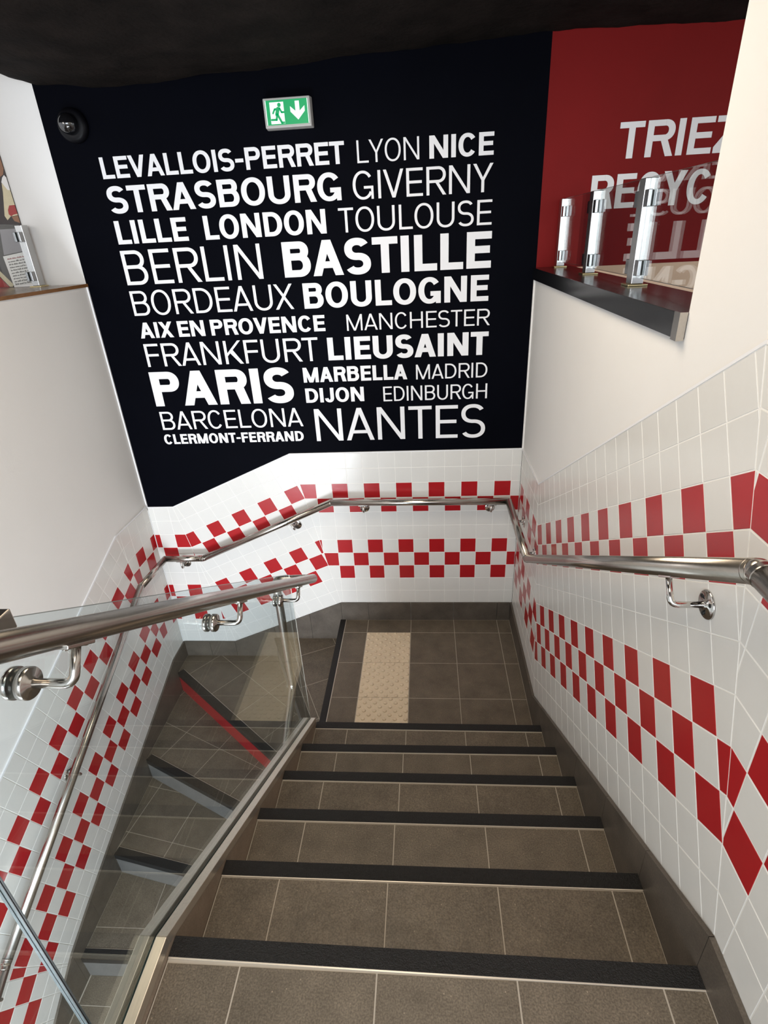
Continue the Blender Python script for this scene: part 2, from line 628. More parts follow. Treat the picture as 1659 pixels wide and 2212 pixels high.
# pale bead down the left corner of the black wall
w = MB()
w.box(XL - 0.005, XL + 0.003, -0.002, 0.0062, 0.93, 2.298)
struct(w.build('trim_1', M['letter']), 'thin white corner bead between the black wall and the white left wall', 'corner bead')
w = MB()
w.box(-0.003, 0.0056, -0.004, 0.0062, 1.284, 2.228)
struct(w.build('trim_2', M['plaster']), 'thin white corner bead between the black wall and the cream right wall', 'corner bead')

# ------------------------------------------------------------------ lettering


def arc_ring(cx, cy, rx, ry, tx, ty, a0, a1, ex=2.12, steps=26):
    out = []

    def P(rx_, ry_, a):
        c, s = math.cos(a), math.sin(a)
        return (cx + rx_ * math.copysign(abs(c) ** (2 / ex), c), cy + ry_ * math.copysign(abs(s) ** (2 / ex), s))
    n = max(6, int(steps * abs(a1 - a0) / math.pi))
    for i in range(n):
        b0, b1 = a0 + (a1 - a0) * i / n, a0 + (a1 - a0) * (i + 1) / n
        out.append([P(rx, ry, b0), P(rx, ry, b1), P(rx - tx, ry - ty, b1), P(rx - tx, ry - ty, b0)])
    return out


def rc(x0, y0, x1, y1):
    return [(x0, y0), (x1, y0), (x1, y1), (x0, y1)]


def dg(xb, yb, xt, yt, t):
    """slanted stroke, horizontal width t, lower-left corner xb at yb, upper-left corner xt at yt"""
    return [(xb, yb), (xb + t, yb), (xt + t, yt), (xt, yt)]


R = math.radians
ADV = dict(A=.74, B=.66, C=.69, D=.69, E=.57, F=.55, G=.72, H=.70, I=0, J=.50, K=.68, L=.535, M=.86, N=.72, O=.74,
           P=.63, R=.665, S=.63, T=.60, U=.69, V=.70, X=.69, Y=.68, Z=.61)
ADV['-'] = .34
SB = dict(A=(.1, .1), B=(1, .6), C=(.6, .45), D=(1, .6), E=(1, .45), F=(1, .35), G=(.6, .9), H=(1, 1), I=(1, 1), J=(.3, 1),
          K=(1, .1), L=(1, .25), M=(1, 1), N=(1, 1), O=(.6, .6), P=(1, .4), R=(1, .3), S=(.45, .5), T=(.2, .2), U=(.9, .9),
          V=(.1, .1), X=(.1, .1), Y=(.1, .1), Z=(.4, .4))
SB['-'] = (.4, .4)


def glyph(ch, w, s, h):
    """polygons of a capital of height 1, width w, stem s, bar h"""
    o = 0.013
    if ch == 'I':
        return [rc(0, 0, s, 1)]
    if ch == 'L':
        return [rc(0, 0, s, 1), rc(s, 0, w, h)]
    if ch in 'EF':
        r = [rc(0, 0, s, 1), rc(s, 1 - h, w, 1), rc(s, .5 - h * .42, w * .94, .5 + h * .58)]
        if ch == 'E':
            r.append(rc(s, 0, w, h))
        return r
    if ch == 'T':
        return [rc(0, 1 - h, w, 1), rc(w / 2 - s / 2, 0, w / 2 + s / 2, 1 - h)]
    if ch == 'H':
        return [rc(0, 0, s, 1), rc(w - s, 0, w, 1), rc(s, .5 - h / 2, w - s, .5 + h / 2)]
    if ch == '-':
        return [rc(0, .36, w, .36 + h * .95)]
    if ch == 'N':
        t = s * 1.12
        return [rc(0, 0, s, 1), rc(w - s, 0, w, 1), [(0, 1), (t, 1), (w, 0), (w - t, 0)]]
    if ch == 'M':
        t = s * 1.05
        c = w / 2
        return [rc(0, 0, s * .95, 1), rc(w - s * .95, 0, w, 1), [(0, 1), (t, 1), (c + t / 2, 0), (c - t / 2, 0)],
                [(w - t, 1), (w, 1), (c + t / 2, 0), (c - t / 2, 0)]]
    if ch in 'AV':
        t = s * 1.06
        c = w / 2
        k = [[(0, 0), (t, 0), (c + t / 2, 1), (c - t / 2, 1)], [(w - t, 0), (w, 0), (c + t / 2, 1), (c - t / 2, 1)]]
        if ch == 'A':
            y0, y1 = .215, .215 + h * .95

            def xl(y):
                return t * .5 + (c - t * .5) * y
            k.append([(xl(y0), y0), (w - xl(y0), y0), (w - xl(y1), y1), (xl(y1), y1)])
            return k
        return [[(x, 1 - y) for x, y in p] for p in k]
    if ch == 'X':
        t = s * 1.12
        return [[(0, 0), (t, 0), (w, 1), (w - t, 1)], [(w - t, 0), (w, 0), (t, 1), (0, 1)]]
    if ch == 'Y':
        t = s * 1.10
        c, j = w / 2, .42
        return [rc(c - s / 2, 0, c + s / 2, j), [(0, 1), (t, 1), (c + s / 2, j), (c - s / 2, j)],
                [(w - t, 1), (w, 1), (c + s / 2, j), (c - s / 2, j)]]
    if ch == 'Z':
        t = s * 1.25
        return [rc(0, 1 - h, w, 1), rc(0, 0, w, h), [(0, h), (t, h), (w, 1 - h), (w - t, 1 - h)]]
    if ch == 'K':
        t = s * 1.15
        return [rc(0, 0, s, 1), [(s, .34), (s, .34 + t * .9), (w - t, 1), (w - .01, 1)],
                [(w - t, 0), (w + .01, 0), (s + .28 * (w - s) + t * .55, .60), (s + .18 * (w - s), .48)]]
    if ch == 'O':
        return arc_ring(w / 2, .5, w / 2, .5 + o, s, h * .95, 0, 2 * math.pi)
    if ch == 'C':
        return arc_ring(w / 2, .5, w / 2, .5 + o, s, h * .95, R(36), R(324))
    if ch == 'G':
        return arc_ring(w / 2, .5, w / 2, .5 + o, s, h * .95, R(36), R(330)) + [
            rc(w - s * .82, 0, w, .47), rc(w * .54, .47 - h * .95, w - s * .82, .47)]
    if ch == 'D':
        rx = min(.5, w * .62)
        return [rc(0, 0, s, 1), rc(s, 0, w - rx, h), rc(s, 1 - h, w - rx, 1)] + arc_ring(w - rx, .5, rx, .5, s, h, -R(90), R(90))
    if ch in 'PRB':
        lowb = {'P': .42, 'R': .43, 'B': .475}[ch]
        wu = w if ch != 'B' else w * .95
        ry = (1 - lowb) / 2
        rx = min(ry * 1.1, wu * .55)
        r = [rc(0, 0, s, 1), rc(s, 1 - h, wu - rx, 1), rc(s, lowb, wu - rx, lowb + h)]
        r += arc_ring(wu - rx, 1 - ry, rx, ry, s, h, -R(90), R(90))
        if ch == 'R':
            t = s * 1.08
            r.append([(w - t * .95, 0), (w + .02, 0), (s + (w - s) * .34 + t, lowb + h * .4), (s + (w - s) * .34, lowb + h * .4)])
        if ch == 'B':
            top = lowb + h
            ry = top / 2
            rx = min(ry * 1.1, w * .55)
            r += [rc(s, 0, w - rx, h)] + arc_ring(w - rx, ry, rx, ry, s, h, -R(90), R(90))
        return r
    if ch == 'U':
        ry = .36
        return [rc(0, ry - .01, s, 1), rc(w - s, ry - .01, w, 1)] + arc_ring(w / 2, ry, w / 2, ry + o, s, h * .98, R(180), R(360))
    if ch == 'J':
        ry = .30
        return [rc(w - s, ry - .01, w, 1)] + arc_ring(w / 2, ry, w / 2, ry + o, s, h * .98, R(185), R(360))
    if ch == 'S':
        ry = (.5 + o + h / 2) / 2
        cu, cl = 1 + o - ry, -o + ry
        tx = s * .96
        r = arc_ring(w * .49, cu, w * .47, ry, tx, h, R(28), R(272), 2.2)
        r += arc_ring(w * .51, cl, w * .49, ry, tx, h, R(92), R(-152), 2.2)
        r.append(rc(w * .44, .5 - h / 2, w * .56, .5 + h / 2))
        return r
    return [rc(0, 0, w, 1)]


def set_word(mb, txt, x0, x1, z0, z1, stem, bar, place, slant=0.0):
    cap = z1 - z0
    bearing = 0.085 if stem < .17 else 0.06
    tot = (x1 - x0) / cap
    # solve the width factor so that the word fills the measured span
    fixed = var = 0.0
    for i, c in enumerate(txt):
        if c == ' ':
            var += .20
            continue
        fixed += stem if c == 'I' else 0
        var += ADV[c]
        l, r = SB[c]
        var += (l if i else 0) * bearing + (r if i < len(txt) - 1 else 0) * bearing
    f = (tot - fixed) / var
    x = 0.0
    for i, c in enumerate(txt):
        if c == ' ':
            x += .20 * f
            continue
        l, r = SB[c]
        if i:
            x += l * bearing * f
        wd = stem if c == 'I' else ADV[c] * f
        lift = 0.0
        for poly in glyph(c, wd, stem, bar):
            # film layers: the strokes of a letter lap over one another
            pts = [place(x0 + (x + px + slant * py) * cap, z0 + py * cap) for px, py in poly]
            mb.face([(p[0], p[1] - lift, p[2]) for p in pts])
            lift += 0.000025
        x += wd + r * bearing * f


BOLD, LITE, HEAVY = (.215, .178), (.118, .102), (.262, .205)
WORDS = [
    ('LEVALLOIS-PERRET', -2.210, -0.960, 2.800, 2.894, BOLD), ('LYON', -0.899, -0.594, 2.798, 2.892, (.105, .092)),
    ('NICE', -0.545, -0.235, 2.797, 2.891, (.24, .185)), ('STRASBOURG', -2.215, -0.990, 2.644, 2.766, (.235, .18)),
    ('GIVERNY', -0.930, -0.234, 2.642, 2.764, (.118, .10)), ('LILLE', -2.212, -1.821, 2.499, 2.610, (.245, .18)),
    ('LONDON', -1.729, -1.081, 2.498, 2.610, (.235, .18)), ('TOULOUSE', -1.014, -0.233, 2.497, 2.609, (.118, .10)),
    ('BERLIN', -2.217, -1.447, 2.296, 2.468, (.122, .103)), ('BASTILLE', -1.329, -0.229, 2.296, 2.468, (.25, .20)),
    ('BORDEAUX', -2.219, -1.298, 2.135, 2.265, (.118, .10)), ('BOULOGNE', -1.240, -0.236, 2.133, 2.263, (.245, .19)),
    ('AIX EN PROVENCE', -2.213, -1.135, 2.011, 2.097, (.245, .195)), ('MANCHESTER', -1.013, -0.225, 2.007, 2.093, (.118, .10)),
    ('FRANKFURT', -2.211, -1.187, 1.848, 1.979, (.125, .105)), ('LIEUSAINT', -1.133, -0.227, 1.848, 1.974, (.265, .20)),
    ('PARIS', -2.220, -1.359, 1.610, 1.817, HEAVY), ('MARBELLA', -1.292, -0.684, 1.725, 1.811, (.245, .19)),
    ('MADRID', -0.633, -0.227, 1.722, 1.806, (.118, .10)), ('DIJON', -1.291, -0.942, 1.604, 1.690, (.245, .19)),
    ('EDINBURGH', -0.828, -0.224, 1.599, 1.686, (.118, .10)), ('BARCELONA', -2.213, -1.325, 1.460, 1.575, (.122, .103)),
    ('NANTES', -1.252, -0.228, 1.362, 1.564, (.125, .105)), ('CLERMONT-FERRAND', -2.221, -1.332, 1.366, 1.430, (.25, .19)),
]
mb = MB()
for t, x0, x1, z0, z1, (s_, h_) in WORDS:
    set_word(mb, t, x0, x1, z0, z1, s_, h_, lambda x, z: (x, 0.0048, z))
mb.build('lettering', M['letter'], wall_back, recalc=False)
mb = MB()
set_word(mb, 'TRIEZ', 0.350, 0.905, 2.746, 2.892, .205, .165, lambda x, z: (x, 0.0048, z), slant=0.0)
set_word(mb, 'RECYCLEZ', 0.245, 1.125, 2.538, 2.684, .205, .165, lambda x, z: (x, 0.0048, z), slant=0.0)
mb.build('lettering', M['letter'], wall_right_room, recalc=False)

# ------------------------------------------------------------------ ceiling
bm = bmesh.new()
nx, ny = 150, 110
X0, X1, Y0, Y1 = -4.2, 2.6, 0.22, -5.2
from mathutils import noise
SOFFIT = [(-4.3, 3.34), (-2.60, 3.285), (-2.44, 3.200), (-2.03, 3.168), (-1.46, 3.190), (-0.8, 3.215), (0.0, 3.247), (0.8, 3.238), (2.7, 3.24)]


def soffit(x):
    for (a, za), (b, zb2) in zip(SOFFIT, SOFFIT[1:]):
        if x <= b:
            t = min(1, max(0, (x - a) / (b - a)))
            return za + (zb2 - za) * t * t * (3 - 2 * t)
    return 3.24


grid = []
for i in range(nx + 1):
    row = []
    for j in range(ny + 1):
        x = X0 + (X1 - X0) * i / nx
        y = Y0 + (Y1 - Y0) * j / ny
        z = soffit(x) + 0.011 * noise.fractal(Vector((x * 2.1, y * 2.1, 0.3)), 1.0, 2.0, 4) + 0.007 * noise.noise(Vector((x * 9, y * 9, 2)))
        row.append(bm.verts.new((x, y, z)))
    grid.append(row)
for i in range(nx):
    for j in range(ny):
        f = bm.faces.new((grid[i][j], grid[i][j + 1], grid[i + 1][j + 1], grid[i + 1][j]))
        f.smooth = True
me = bpy.data.meshes.new('ceiling')
bm.to_mesh(me)
bm.free()
me.materials.append(M['ceiling'])
ceil_o = bpy.data.objects.new('ceiling', me)
COL.objects.link(ceil_o)
sd = ceil_o.modifiers.new('solid', 'SOLIDIFY')
sd.thickness, sd.offset = 0.12, 1
struct(ceil_o, 'rough black sprayed ceiling over the stair well', 'ceiling')

# ------------------------------------------------------------------ floors, tiles


def tiled_top(mb, poly, z, origin, ang, pitch=0.303, offu=0.0, offv=0.0, gap=0.0018, th=0.004, skip=None):
    d = (math.cos(ang), math.sin(ang))
    n = (-math.sin(ang), math.cos(ang))
    us = [(p[0] - origin[0]) * d[0] + (p[1] - origin[1]) * d[1] for p in poly]
    vs = [(p[0] - origin[0]) * n[0] + (p[1] - origin[1]) * n[1] for p in poly]
    _, ul = lines(offu, pitch, min(us), max(us))
    _, vl = lines(offv, pitch, min(vs), max(vs))
    zone_tiles(mb, poly, origin, d, n, ul, vl, lambda p, h: (p[0], p[1], z + h), lambda i, j: 0, gap=gap, depth=th)


TT = 0.004
GT = 0.0012        # grout lies this far under the tile faces
XW, XC = -0.0125, -1.185         # right baseboard face, cheek face
# landing
mb = MB()
mb.box(-1.205, -0.0005, -L0 - 0.01, 0.0005, -0.34, -GT, 1)
px = [-1.175, -1.013, -0.7065, -0.4035, -0.1005, XW]
py = [-0.0125, -0.153, -0.456, -0.756, -1.056, -1.112]
for i in range(5):
    for j in range(5):
        if i == 1 and j in (1, 2, 3):
            continue
        zone_tiles(mb, rc(px[i], py[j + 1], px[i + 1], py[j]), (0, 0), (1, 0), (0, 1), [px[i], px[i + 1]], [py[j + 1], py[j]],
                   lambda p, h: (p[0], p[1], -TT + h), lambda a, b: 0, gap=0.0017, depth=TT)
floor = struct(mb.build('floor_landing', [M['floor'], M['grout_f']]), 'dark grey tiled landing at the foot of the upper flight', 'floor')
# upper floor under the viewer
ZU = 6 * H
YU = -(L0 + 5 * G)
mb = MB()
mb.box(XC, -0.0005, -5.2, YU - 0.010, ZU - 0.22, ZU - GT, 1)
mb.box(-2.45, XC, -5.2, -3.3, ZU - 0.22, ZU - TT, 1)
ux = [XC + 0.001, -1.015, -0.7065, -0.4025, -0.0985, XW]
ylines = [YU - 0.043] + [YU - 0.345 - 0.303 * k for k in range(8)]
for i in range(5):
    for j in range(len(ylines) - 1):
        zone_tiles(mb, rc(ux[i], ylines[j + 1], ux[i + 1], ylines[j]), (0, 0), (1, 0), (0, 1), [ux[i], ux[i + 1]],
                   [ylines[j + 1], ylines[j]], lambda p, h: (p[0], p[1], ZU - TT + h), lambda a, b: 0, gap=0.0019, depth=TT)
floor_up = struct(mb.build('floor_upper', [M['floor'], M['grout_f']]), 'brown grey tiled upper floor at the top of the stairs', 'floor')
mb = MB()
mb.box(0.18, 2.6, -5.2, 0.006, 0.95, 1.03)
struct(mb.build('floor_right_room', M['floor']), 'dining room floor behind the right wall', 'floor')
mb = MB()
mb.box(-4.2, -2.75, -5.2, 0.006, 0.95, 1.03)
struct(mb.build('floor_left_room', M['floor']), 'dining room floor behind the left wall', 'floor')

# tactile tiles
for k, (y0, y1) in enumerate(((-0.153, -0.456), (-0.456, -0.756), (-0.756, -1.056))):
    mb = MB()
    a, b = inset(rc(-1.013, y1, -0.7065, y0), 0.0016), inset(rc(-1.013, y1, -0.7065, y0), 0.003)
    mb.hexa([(x, y, -TT) for x, y in a], [(x, y, 0.0015) for x, y in b])
    sx = 0.0613
    for i in range(5):
        for j in range(10):
            cx = -1.013 + sx * (i + (0.25 if j % 2 else 0.75))
            cy = y1 + 0.0303 * (j + 0.5)
            mb.lathe((cx, cy, 0.001), (0, 0, 1), [(0.0122, 0.0), (0.0108, 0.0038), (0.0074, 0.0054), (0.0, 0.0058)], seg=14)
    o = mb.build('tactile_tile', M['tactile'])
    tag(o, ['cream studded tactile floor tile nearest the back wall', 'cream studded tactile floor tile in the middle of its row of three',
            'cream studded tactile floor tile against the lowest black nosing of the upper flight'][k], 'tactile tile', 'tactile tiles on the landing')

# ------------------------------------------------------------------ upper flight
stair = thing('staircase', (-0.6, -1.8, 0), 'straight upper flight of grey brown tiled steps with black nosings', 'stairs')


def nosing(parent, p, q, z, width, inward, back=True, drop=0.034, th=0.0025):
    """p->q along the tread edge in plan, inward: unit vector onto the tread."""
    a = [p, q, (q[0] + inward[0] * width, q[1] + inward[1] * width), (p[0] + inward[0] * width, p[1] + inward[1] * width)]
    mb = MB()
    mb.hexa([(x, y, z - 0.012) for x, y in a], [(x, y, z + th) for x, y in a])
    fr = [(p[0] - inward[0] * 0.004, p[1] - inward[1] * 0.004), (q[0] - inward[0] * 0.004, q[1] - inward[1] * 0.004), q, p]
    mb.hexa([(x, y, z - drop) for x, y in fr], [(x, y, z + th) for x, y in fr])
    n = mb.build('nosing', M['nosing'], parent)
    if back:
        b = [a[3], a[2], (a[2][0] + inward[0] * 0.0032, a[2][1] + inward[1] * 0.0032), (a[3][0] + inward[0] * 0.0032, a[3][1] + inward[1] * 0.0032)]
        mb = MB()
        mb.hexa([(x, y, z - 0.006) for x, y in b], [(x, y, z + 0.0012) for x, y in b])
        mb.build('edge_strip', M['edge'], n)
    return n


NW = 0.0375
skew = [(0.0, 0.0), (-0.003, 0.004), (0, 0.003), (-0.002, 0.002), (-0.002, 0.002), (0.004, -0.006)]
for k in range(6):
    z = (k + 1) * H
    yf = -(L0 + k * G)
    yl, yr = yf + skew[k][0], yf + skew[k][1]
    if k < 5:
        ynext = -(L0 + (k + 1) * G) - 0.004
        mb = MB()
        mb.box(XC, XW, ynext - 0.02, yf - 0.012, z - 0.30, z - GT, 1)
        xs = [XC + 0.001, -1.015, -0.7065, -0.4025, -0.0955, XW]
        for i in range(5):
            def yy(x):
                return yl + (yr - yl) * (x - XC) / (XW - XC) - NW - 0.004
            quad = [(xs[i], ynext), (xs[i + 1], ynext), (xs[i + 1], yy(xs[i + 1])), (xs[i], yy(xs[i]))]
            zone_tiles(mb, quad, (0, 0), (1, 0), (0, 1), [xs[i], xs[i + 1]], [ynext, -0.5], lambda p, h: (p[0], p[1], z - TT + h),
                       lambda a, b: 0, gap=0.0018, depth=TT)
        tread = mb.build('tread', [M['floor'], M['grout_f']], stair)
    else:
        tread = floor_up
    mb = MB()
    mb.box(XC, XW, yf - 0.012, yf - 0.004, z - H, z - 0.012)
    mb.build('riser', M['base'], stair)
    nosing(tread, (XC, yl), (XW, yr), z, NW, (0, -1))

# ------------------------------------------------------------------ lower flight, turning down to the left behind the glass
low = thing('staircase', (-1.9, -1.2, -1.2), 'lower flight of dark winding steps behind the glass with one red riser', 'stairs')
XI, XO = -1.262, -2.4385          # inner edge at the dividing wall, face of the left baseboard


def line_y(p, q, x):
    return p[1] + (q[1] - p[1]) * (x - p[0]) / (q[0] - p[0])


edges = {  # tread edge lines (outer end, inner end)
    2: ((XO, line_y((-2.427, -0.211), (-1.539, -0.930), XO)), (XI, line_y((-2.427, -0.211), (-1.539, -0.930), XI))),
    3: ((XO, line_y((-2.444, -0.815), (-1.703, -1.154), XO)), (XI, line_y((-2.444, -0.815), (-1.703, -1.154), XI))),
    4: ((XO, line_y((-2.444, -1.328), (-1.930, -1.426), XO)), (XI, line_y((-2.444, -1.328), (-1.930, -1.426), XI))),
    5: ((XO, -1.770), (XI, -1.757)),
    6: ((XO, -2.050), (XI, -2.045)),
    7: ((XO, -2.330), (XI, -2.330)),
}
# first winder: between the landing edge and its own edge line
n1a, n1b = (-1.729, -0.0125), (-1.277, -0.957)
YB = -0.0125
polys = {1: [(-1.213, YB), (-1.213, -1.11), (XI, -1.11), (XI, -0.990), n1b, n1a, (-1.729, YB)]}
polys[1] = [(-1.213, YB), (-1.729, YB), n1b, (XI, -0.99), (-1.213, -1.06)]
polys[2] = [n1a, (XO, YB), edges[2][0], edges[2][1], (XI, -0.99), n1b]
for k in range(3, 8):
    polys[k] = [edges[k - 1][0], edges[k][0], edges[k][1], edges[k - 1][1]]
polys[8] = [edges[7][0], (XO, -4.4), (XI, -4.4), edges[7][1]]
dirs = {1: (n1a, n1b), 8: ((XO, 0), (XI, 0))}
for k in range(2, 8):
    dirs[k] = edges[k]
orig = {1: (-1.398, -0.491), 2: (-2.177, -0.004), 3: (-1.98, -0.72), 4: (-2.12, -1.25), 5: (-2.14, -1.62), 6: (-2.13, -1.9), 7: (-2.13, -2.2), 8: (-2.13, -2.5)}
for k in range(1, 9):
    z = -k * H
    P = polys[k]
    if k == 2:
        # the tread wraps the corner, so its body is two convex pieces
        parts_ = [[(-1.735, YB), (XO, YB), edges[2][0], edges[2][1], (XI, -0.99), n1b]]
    else:
        parts_ = [P]
    a, b = dirs[k]
    ang = math.atan2(b[1] - a[1], b[0] - a[0])
    mb = MB()
    for q in parts_:
        mb.hexa([(x, y, z - 0.26) for x, y in q], [(x, y, z - GT) for x, y in q], 1)
        tiled_top(mb, q, z - TT, orig[k], ang, gap=0.0019)
    tread = mb.build('tread', [M['floor'], M['grout_f']], low)
    if k == 8:
        break
    d = Vector((b[0] - a[0], b[1] - a[1])).normalized()
    inw = Vector((-d[1], d[0]))
    if k == 1:
        inw = Vector((-d[1], d[0]))
        if inw[0] < 0:
            inw = -inw
    elif inw[1] < 0:
        inw = -inw
    nosing(tread, a, b, z, 0.045, inw)
    mb = MB()
    e0 = (a[0] + inw[0] * 0.008, a[1] + inw[1] * 0.008)
    e1 = (b[0] + inw[0] * 0.008, b[1] + inw[1] * 0.008)
    f0 = (a[0] - inw[0] * 0.001, a[1] - inw[1] * 0.001)
    f1 = (b[0] - inw[0] * 0.001, b[1] - inw[1] * 0.001)
    r = mb.hexa([(x, y, z - H) for x, y in (f0, f1, e1, e0)], [(x, y, z - 0.02) for x, y in (f0, f1, e1, e0)])
    ro = mb.build('riser', M['red_riser'] if k == 2 else M['riser'], low)
    if k == 2:
        ro['label'] = 'red riser'
# landing edge above the first winder
nl = nosing(floor, (-1.213, YB), (-1.213, -1.09), 0.0, 0.035, (1, 0))
mb = MB()
mb.box(-1.2125, -1.206, -1.09, YB, -H, -0.02)
mb.build('riser', M['base'], low)

# ------------------------------------------------------------------ baseboards
BT = 0.012


def base_piece(mb, p, q, drop_p, drop_q, axis, lo, hi, gap=0.001):
    d = Vector((q[0] - p[0], q[1] - p[1])).normalized() * gap
    p2, q2 = (p[0] + d[0], p[1] + d[1]), (q[0] - d[0], q[1] - d[1])
    mb.prism([p2, q2, (q2[0], q2[1] - drop_q), (p2[0], p2[1] - drop_p)], axis, lo, hi)


mb = MB()
for a, b in zip([0.0, -0.153, -0.456, -0.756], [-0.153, -0.456, -0.756, -0.87]):
    base_piece(mb, (a, 0.147), (b, 0.147), 0.16, 0.16, 'X', -BT, -0.0004)


def top_r_line(y):
    return 0.147 + 0.607 * (-0.87 - y)


js = [-0.87, -1.08, -1.366, -1.655, -1.955, -2.235, -2.515]
for a, b in zip(js, js[1:]):
    base_piece(mb, (a, top_r_line(a)), (b, top_r_line(b)), 0.38, 0.38, 'X', -BT, -0.0004)
zt = top_r_line(-2.515)
for a, b in zip([-2.515, -2.83, -3.13, -3.43, -3.73], [-2.83, -3.13, -3.43, -3.73, -4.2]):
    base_piece(mb, (a, zt), (b, zt), 0.16, 0.16, 'X', -BT, -0.0004)
struct(mb.build('baseboard_right', M['base']), 'dark tiled skirting climbing along the right wall', 'skirting')
mb = MB()
bx = [-0.013, -0.1005, -0.4035, -0.7065, -1.0095, -1.205]
for a, b in zip(bx, bx[1:]):
    base_piece(mb, (a, 0.147), (b, 0.147), 0.16, 0.16, 'Y', -BT, -0.0004)
sx_ = [-1.205, -1.44, -1.72, -2.043]
for a, b in zip(sx_, sx_[1:]):
    za, zb_ = 0.147 + (a + 1.205) * 0.426, 0.147 + (b + 1.205) * 0.426
    base_piece(mb, (a, za), (b, zb_), 0.42, 0.42, 'Y', -BT, -0.0004)
for a, b in zip([-2.043, -2.24], [-2.24, -2.4375]):
    base_piece(mb, (a, -0.21), (b, -0.21), 0.16, 0.16, 'Y', -BT, -0.0004)
struct(mb.build('baseboard_back', M['base']), 'dark tiled skirting along the back wall', 'skirting')
mb = MB()
bl = [(-0.0, -0.212), (-0.205, -0.216), (-0.60, -0.348), (-0.83, -0.425), (-1.10, -0.514), (-1.34, -0.594), (-1.58, -0.674), (-1.80, -0.757),
      (-2.05, -0.92), (-2.33, -1.09), (-3.2, -1.2)]
for a, b in zip(bl, bl[1:]):
    base_piece(mb, a, b, 0.42, 0.42, 'X', XL + 0.0004, XL + BT)
struct(mb.build('baseboard_left', M['base']), 'dark tiled skirting going down along the left wall', 'skirting')

# ------------------------------------------------------------------ dividing wall under the balustrade
YE, YK = -1.112, -2.531


def ch_top(y):
    return 0.216 + 0.607 * (YE - y) if y > YK else 0.216 + 0.607 * (YE - YK)


ZK = ch_top(YK)
mb = MB()
CH = 0.030
mb.prism([(YE, -1.6), (YE, ch_top(YE) - CH), (YK, ZK - CH), (-5.2, ZK - CH), (-5.2, -1.6)], 'X', -1.2485, XC - 0.0015)
struct(mb.build('wall_middle', M['cheek']), 'brown tiled dividing wall carrying the glass balustrade beside the steps', 'wall')

bal = thing('glass_balustrade', (-1.2175, -1.9, 0.7), 'clear glass balustrade with steel handrail between the two flights', 'balustrade')


def rail_plate(x0, x1, name='channel_plate'):
    mb = MB()
    prof = [(YE, ch_top(YE)), (YK, ZK), (-5.2, ZK)]
    for a, b in zip(prof, prof[1:]):
        mb.prism([a, b, (b[0], b[1] - CH), (a[0], a[1] - CH)], 'X', x0, x1)
    return mb.build(name, M['channel'], bal, bevel=0.0015)


rail_plate(-1.2100, -1.1850)
rail_plate(-1.2500, -1.2250)
mb = MB()   # rubber bed of the glass
for a, b in (((YE, ch_top(YE)), (YK, ZK)), ((YK, ZK), (-5.2, ZK))):
    for x0, x1 in ((-1.2248, -1.2238), (-1.2112, -1.2102)):
        mb.prism([(a[0], a[1] - 0.006), (b[0], b[1] - 0.006), (b[0], b[1] - CH), (a[0], a[1] - CH)], 'X', x0, x1)
mb.build('glazing_gasket', M['rubber'], bal)
GX0, GX1 = -1.2236, -1.2114
YJ = -2.732


def gl_top(y):
    return 1.118 + 0.607 * (YE - y)


def glass_panel(poly, name, parent, x0, x1, m_main, axis='X', clear=()):
    mb = MB()
    fs = mb.prism(poly, axis, x0, x1, 1)
    fs[0].material_index = 0
    fs[1].material_index = 0
    for q in clear:
        fs[2 + q].material_index = 0
    return mb.build(name, [m_main, M['glass_e']], parent)


YKG = -2.56
glass_panel([(YE, ch_top(YE) - 0.02), (YE, gl_top(YE)), (YKG, gl_top(YKG)), (YJ, gl_top(YKG)), (YJ, ZK - 0.02), (YK, ZK - 0.02)],
            'glass_panel', bal, GX0, GX1, M['glass'], clear=(0,))
mb = MB()
mb.box(GX1 - 0.0025, GX1 + 0.0002, YE - 0.0008, YE + 0.0008, ch_top(YE), gl_top(YE))
mb.build('polished_edge', M['edge'], bal)
mb = MB()
for yj in (YJ, YJ - 0.006):
    mb.box(-1.2182, -1.2168, yj - 0.0006, yj + 0.0006, ZK - 0.004, gl_top(YKG))
mb.build('glass_interlayer', M['rubber'], bal)
glass_panel([(YJ - 0.006, ZK - 0.02), (YJ - 0.006, gl_top(YKG)), (-3.9, gl_top(YKG)), (-3.9, ZK - 0.02)],
            'glass_panel', bal, GX0, GX1, M['glass'])
mb = MB()
mb.box(-1.2300, -1.2050, YKG - 0.03, YKG + 0.02, gl_top(YKG) - 0.028, gl_top(YKG) + 0.006)
mb.build('glass_clip', M['steel'], bal, bevel=0.002)


def rounded(pts, r, n=6):
    """round the corners of a polyline"""
    pts = [Vector(p) for p in pts]
    out = [pts[0]]
    for a, b, c in zip(pts, pts[1:], pts[2:]):
        u, v_ = (a - b).normalized(), (c - b).normalized()
        for i in range(n + 1):
            t = i / n
            p0, p1 = b + u * r, b + v_ * r
            out.append((p0 * (1 - t) + b * t) * (1 - t) + (b * (1 - t) + p1 * t) * t)
    out.append(pts[-1])
    return out


TR = 0.0213
HX = -1.130


def hr_z(y):
    return 1.583 + 0.607 * (-1.923 - y)


def curved_cap(mb, p, q, r):
    """slightly domed end cap at q, pointing from p to q"""
    ax = (Vector(q) - Vector(p)).normalized()
    mb.lathe(q, ax, [(r, 0), (r * .96, .004), (r * .75, .0075), (0, .009)], seg=24)


